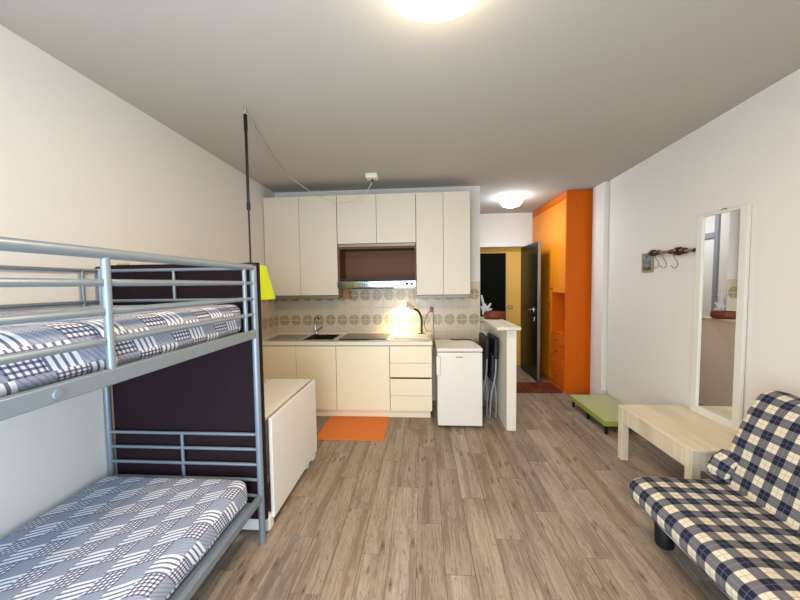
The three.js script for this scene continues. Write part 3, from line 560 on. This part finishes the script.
// ---------------------------------------------------------------- bunk bed
{
  const xr = -0.965, xl = -1.902, f0 = -0.24, f1 = 1.8, r = 0.0185, top = 1.64;
  const b = thing('bunk_bed', 'grey tubular metal bunk bed along the left wall', 'bunk bed', (xl + xr) / 2, 0, (f0 + f1) / 2);
  for (const x of [xl, xr]) for (const f of [f0, f1]) { const p = part(b, 'post', bar(P3(x, 0, f), P3(x, top, f), r, r, 20), M.bedMetal); part(p, 'end_cap', lathe([[0.019, 0], [0.019, 0.008], [0.01, 0.013], [0, 0.014]], x, top, f, 20), M.bedCap); }
  // side beams of the upper bunk and the lower bunk
  const bm = part(b, 'upper_side_beam', rbox(xr - 0.014, xr + 0.014, 1.229, 1.278, f0 + 0.02, f1 - 0.015, 0.005), M.bedMetal);
  for (const f of [0.77, 0.2]) part(bm, 'bolt', [bar(P3(xr + 0.013, 1.252, f), P3(xr + 0.019, 1.252, f), 0.013, 0.0115, 20), bar(P3(xr + 0.0185, 1.252, f), P3(xr + 0.0195, 1.252, f), 0.006, 0.006, 6)], M.bedMetal);
  part(b, 'upper_side_beam', rbox(xl - 0.012, xl + 0.014, 1.229, 1.278, f0 + 0.02, f1 - 0.015, 0.005), M.bedMetal);
  for (const x of [xr, xl]) part(b, 'lower_side_beam', rbox(x - 0.014, x + 0.014, 0.262, 0.305, f0 + 0.02, f1 - 0.015, 0.005), M.bedMetal);
  part(b, 'slat_base', [rbox(xl + 0.014, xr - 0.014, 1.245, 1.262, f0 + 0.05, f1 - 0.05, 0.004)], M.bedMetal);
  part(b, 'slat_base', [rbox(xl + 0.014, xr - 0.014, 0.262, 0.28, f0 + 0.05, f1 - 0.05, 0.004)], M.bedMetal);
  // guard rail on the room side: a continuous top rail and three rails per bay with flattened ends
  part(b, 'guard_top_rail', bar(P3(xr, 1.632, f0), P3(xr, 1.632, f1 - 0.015), 0.0165, 0.0165, 16), M.bedMetal);
  for (const f of [0.932, 1.705, 0.02]) part(b, 'guard_post', bar(P3(xr, 1.278, f), P3(xr, 1.625, f), f > 1.5 ? 0.011 : 0.012, f > 1.5 ? 0.011 : 0.012, 16), M.bedMetal);
  const pinched = (a, c, rad) => { const L = Math.abs(c.z - a.z), g = new THREE.CylinderGeometry(rad, rad, L, 14, 24), p = g.attributes.position; for (let i = 0; i < p.count; i++) { const e = L / 2 - Math.abs(p.getY(i)), k = 0.35 + 0.65 * sst(0, 0.05, e); p.setZ(i, p.getZ(i) * k); } g.rotateX(Math.PI / 2); g.rotateZ(Math.PI / 2); g.computeVertexNormals(); g.translate(a.x, (a.y + c.y) / 2, (a.z + c.z) / 2); return g; };
  for (const y of [1.543, 1.455, 1.365]) for (const [a, c] of [[0.03, 0.922], [0.942, 1.7]]) part(b, 'guard_rail', pinched(P3(xr, y, a), P3(xr, y, c), 0.0115), M.bedMetal);
  for (const y of [1.543, 1.455, 1.365]) part(b, 'guard_rail', bar(P3(xr, y, 1.7), P3(xr, y, 1.79), 0.009), M.bedMetal);
  // guard at the wall
  for (const y of [1.627, 1.448]) part(b, 'back_rail', bar(P3(xl, y, f0), P3(xl, y, f1), 0.0095), M.bedMetal);
  for (const f of [1.7, 0.8, 0.1]) part(b, 'back_post', bar(P3(xl, 1.278, f), P3(xl, 1.627, f), 0.009), M.bedMetal);
  // ends of both bunks
  for (const f of [f0, f1]) {
    for (const y of [1.627, 1.45]) part(b, 'end_rail', bar(P3(xl, y, f), P3(xr, y, f), 0.0095), M.bedMetal);
    part(b, 'end_bar', bar(P3(-1.443, 1.45, f), P3(-1.443, 1.627, f), 0.0085), M.bedMetal);
    part(b, 'end_rail', bar(P3(xl, 1.25, f), P3(xr, 1.25, f), 0.0095), M.bedMetal);
    for (const y of [0.659, 0.57, 0.478, 0.386, 0.29]) part(b, 'end_rail', bar(P3(xl, y, f), P3(xr, y, f), 0.0095), M.bedMetal);
    part(b, 'end_bar', bar(P3(-1.438, 0.29, f), P3(-1.438, 0.659, f), 0.0095), M.bedMetal);
  }
  const mu = thing('mattress', 'mattress in blue-grey patchwork cover on the upper bunk', 'mattress', -1.44, 1.262, 0.78, 'bunk mattresses');
  part(mu, 'cover', cushion(slabProfile(-1.885, -0.995, 1.263, 1.428, 0.045), -0.18, 1.745, 0.045, { wob: 0.004 }), M.bedCover);
  const ml = thing('mattress', 'mattress in blue-grey patchwork cover on the lower bunk', 'mattress', -1.44, 0.28, 0.78, 'bunk mattresses');
  part(ml, 'cover', cushion(slabProfile(-1.885, -1.0, 0.281, 0.436, 0.05), -0.18, 1.75, 0.05, { wob: 0.005, vOff: 0.05 }), M.bedCover);
  const pn = thing('headboard_panel', 'dark brown board panel fixed behind the head of the bunk bed', 'panel', -1.4, 0.125, 1.85);
  part(pn, 'board', rbox(-1.89, -0.945, 0.125, 1.662, 1.824, 1.842, 0.002), M.panel);
  part(pn, 'top_strip', rbox(-1.82, -1.75, 1.662, 1.672, 1.826, 1.84, 0.002), std({ color: 0xb9a27c, roughness: 0.8 }), 'small tan strip on the top edge');
}
// ---------------------------------------------------------------- drop-leaf table
{
  const t = thing('drop_leaf_table', 'white folded drop-leaf table behind the head of the bunk bed', 'table', -1.15, 0, 2.33);
  const F0 = 1.91, F1 = 2.735;
  part(t, 'top', rbox(-1.33, -0.985, 0.69, 0.712, F0, F1, 0.004), M.whitePaint);
  part(t, 'leaf', rbox(-0.962, -0.94, 0.075, 0.708, F0, F1, 0.004), M.whitePaint);
  part(t, 'leaf', rbox(-1.375, -1.353, 0.075, 0.708, F0, F1, 0.004), M.whitePaint);
  for (const f of [F0 + 0.13, F1 - 0.16]) part(t, 'hinge', rbox(-0.99, -0.95, 0.683, 0.69, f, f + 0.03, 0.002), M.alu);
  for (const f of [1.885, 2.69]) {
    const e = part(t, 'end_frame', [rbox(-1.31, -1.25, 0.1, 0.69, f, f + 0.04, 0.003), rbox(-1.05, -0.99, 0.1, 0.69, f, f + 0.04, 0.003), rbox(-1.31, -0.99, 0.6, 0.69, f, f + 0.04, 0.003)], M.whitePaint);
    part(e, 'runner', rbox(-1.34, -0.955, 0.012, 0.1, f - 0.01, f + 0.05, 0.01, 3), M.whitePaint);
    for (const x of [-1.3, -0.985]) part(e, 'foot', bar(P3(x, 0, f + 0.02), P3(x, 0.013, f + 0.02), 0.018), M.plasticWhite);
  }
  part(t, 'gate_leg', rbox(-1.0, -0.968, 0.0, 0.66, 2.57, 2.61, 0.003), M.whitePaint);
  part(t, 'stretcher', rbox(-1.17, -1.13, 0.1, 0.16, 1.92, 2.69, 0.003), M.whitePaint);
}
// ---------------------------------------------------------------- pendant lamp with its swagged cable
{
  const x = -1.193, f = 2.197;
  const p = thing('pendant_lamp', 'neon yellow cone pendant lamp on a black rod above the folded table', 'lamp', x, H, f);
  part(p, 'ceiling_hook', [bar(P3(x, H, f), P3(x, H - 0.03, f), 0.012, 0.006), (() => { const g = new THREE.TorusGeometry(0.012, 0.003, 8, 20); g.translate(x, H - 0.04, -f); return g; })()], M.chrome);
  const rod = part(p, 'rod', bar(P3(x, H - 0.05, f), P3(x, 2.06, f), 0.0095, 0.0095, 14), M.blackMetal);
  part(rod, 'collar', bar(P3(x, H - 0.05, f), P3(x, H - 0.16, f), 0.0125), M.blackMetal);
  part(rod, 'collar', bar(P3(x, 2.1, f), P3(x, 2.05, f), 0.0125), M.blackMetal);
  part(p, 'cord', bar(P3(x, 2.06, f), P3(x, 1.66, f), 0.006, 0.006, 10), M.blackMetal);
  part(p, 'lamp_holder', bar(P3(x, 1.69, f), P3(x, 1.58, f), 0.022, 0.022, 18), M.blackMetal);
  part(p, 'shade', lathe([[0.022, 0.236], [0.1, 0.234], [0.156, 0], [0.154, 0], [0.098, 0.232], [0.022, 0.234]], x, 1.434, f, 48), M.neon, 'neon yellow cone');
  const c = thing('ceiling_rose', 'white ceiling box feeding the swagged lamp cable', 'ceiling rose', -0.546, H, 3.626);
  part(c, 'box', rbox(-0.612, -0.48, H - 0.055, H, 3.57, 3.68, 0.012, 3), M.plasticWhite);
  part(c, 'cable_grip', bar(P3(-0.545, H - 0.055, 3.626), P3(-0.545, H - 0.085, 3.626), 0.01), M.black);
  part(c, 'cable', tube([P3(-0.545, H - 0.08, 3.626), P3(-0.6, 2.57, 3.63), P3(-0.73, 2.47, 3.63), P3(-0.93, 2.44, 3.63), P3(-1.2, 2.55, 3.63), P3(-1.45, 2.725, 3.63), P3(-1.42, H - 0.006, 3.2), P3(-1.33, H - 0.006, 2.77), P3(-1.26, H - 0.01, 2.45), P3(-1.215, H - 0.02, 2.33), P3(-1.193, H - 0.045, 2.21)], 0.0042, 140, 6), M.cordWhite);
}
// ---------------------------------------------------------------- sofa bed
{
  const s = thing('sofa_bed', 'armless sofa bed in navy and cream plaid cover by the right wall', 'sofa', 1.6, 0, 1.0);
  const F0 = 0.03, F1 = 1.965;
  const seat = [[1.5, 0.235], [1.32, 0.235], [1.235, 0.245], [1.195, 0.275], [1.185, 0.32], [1.2, 0.362], [1.25, 0.388], [1.34, 0.395], [1.5, 0.392], [1.66, 0.385], [1.76, 0.375], [1.8, 0.33], [1.79, 0.26], [1.7, 0.235]];
  part(s, 'seat', cushion(seat, F0, F1, 0.055, { wob: 0.007, wobS: 4 }), M.plaid);
  const back = [[1.8, 0.3], [1.7, 0.37], [1.715, 0.45], [1.765, 0.6], [1.82, 0.74], [1.868, 0.83], [1.92, 0.885], [2.0, 0.895], [2.07, 0.86], [2.095, 0.78], [2.05, 0.62], [1.96, 0.42], [1.89, 0.31]];
  part(s, 'backrest', cushion(back, F0, F1 + 0.02, 0.055, { wob: 0.009, wobS: 4, uOff: 0.02 }), M.plaid);
  part(s, 'gathered_cover', cushion([[1.69, 0.375], [1.655, 0.42], [1.68, 0.49], [1.74, 0.535], [1.8, 0.5], [1.81, 0.42], [1.76, 0.375]], 1.88, 2.005, 0.035, { wob: 0.014, wobS: 16, nF: 24 }), M.plaid, 'bunched fabric at the corner');
  part(s, 'under_frame', [rbox(1.3, 1.95, 0.19, 0.24, F0 + 0.06, F1 - 0.08, 0.01), rbox(1.86, 2.02, 0.2, 0.34, F0 + 0.06, F1 - 0.08, 0.01)], M.sofaUnder);
  part(s, 'cover_hem', rbox(1.228, 1.24, 0.232, 0.25, F0 + 0.05, F1 - 0.06, 0.006), M.whitePaint, 'pale hem under the front edge');
  for (const [x, f] of [[1.378, 1.91], [1.378, 0.15], [1.93, 1.84], [1.93, 0.15]]) part(s, 'leg', lathe([[0, 0], [0.042, 0], [0.046, 0.01], [0.05, 0.19], [0, 0.191]], x, 0, f, 28), M.black);
}
// ---------------------------------------------------------------- orange mat
{
  const m = thing('kitchen_mat', 'orange woven mat on the floor before the kitchen units', 'mat', -0.75, 0, 3.36);
  const g = rbox(-1.08, -0.395, 0.0, 0.009, 3.075, 3.64, 0.003); part(m, 'weave', g, M.rug);
}
scene.traverse((o) => { if (o.isMesh) { o.castShadow = true; o.receiveShadow = true; } if (o.isPointLight || o.isSpotLight) o.castShadow = true; });
renderer.render(scene, camera);
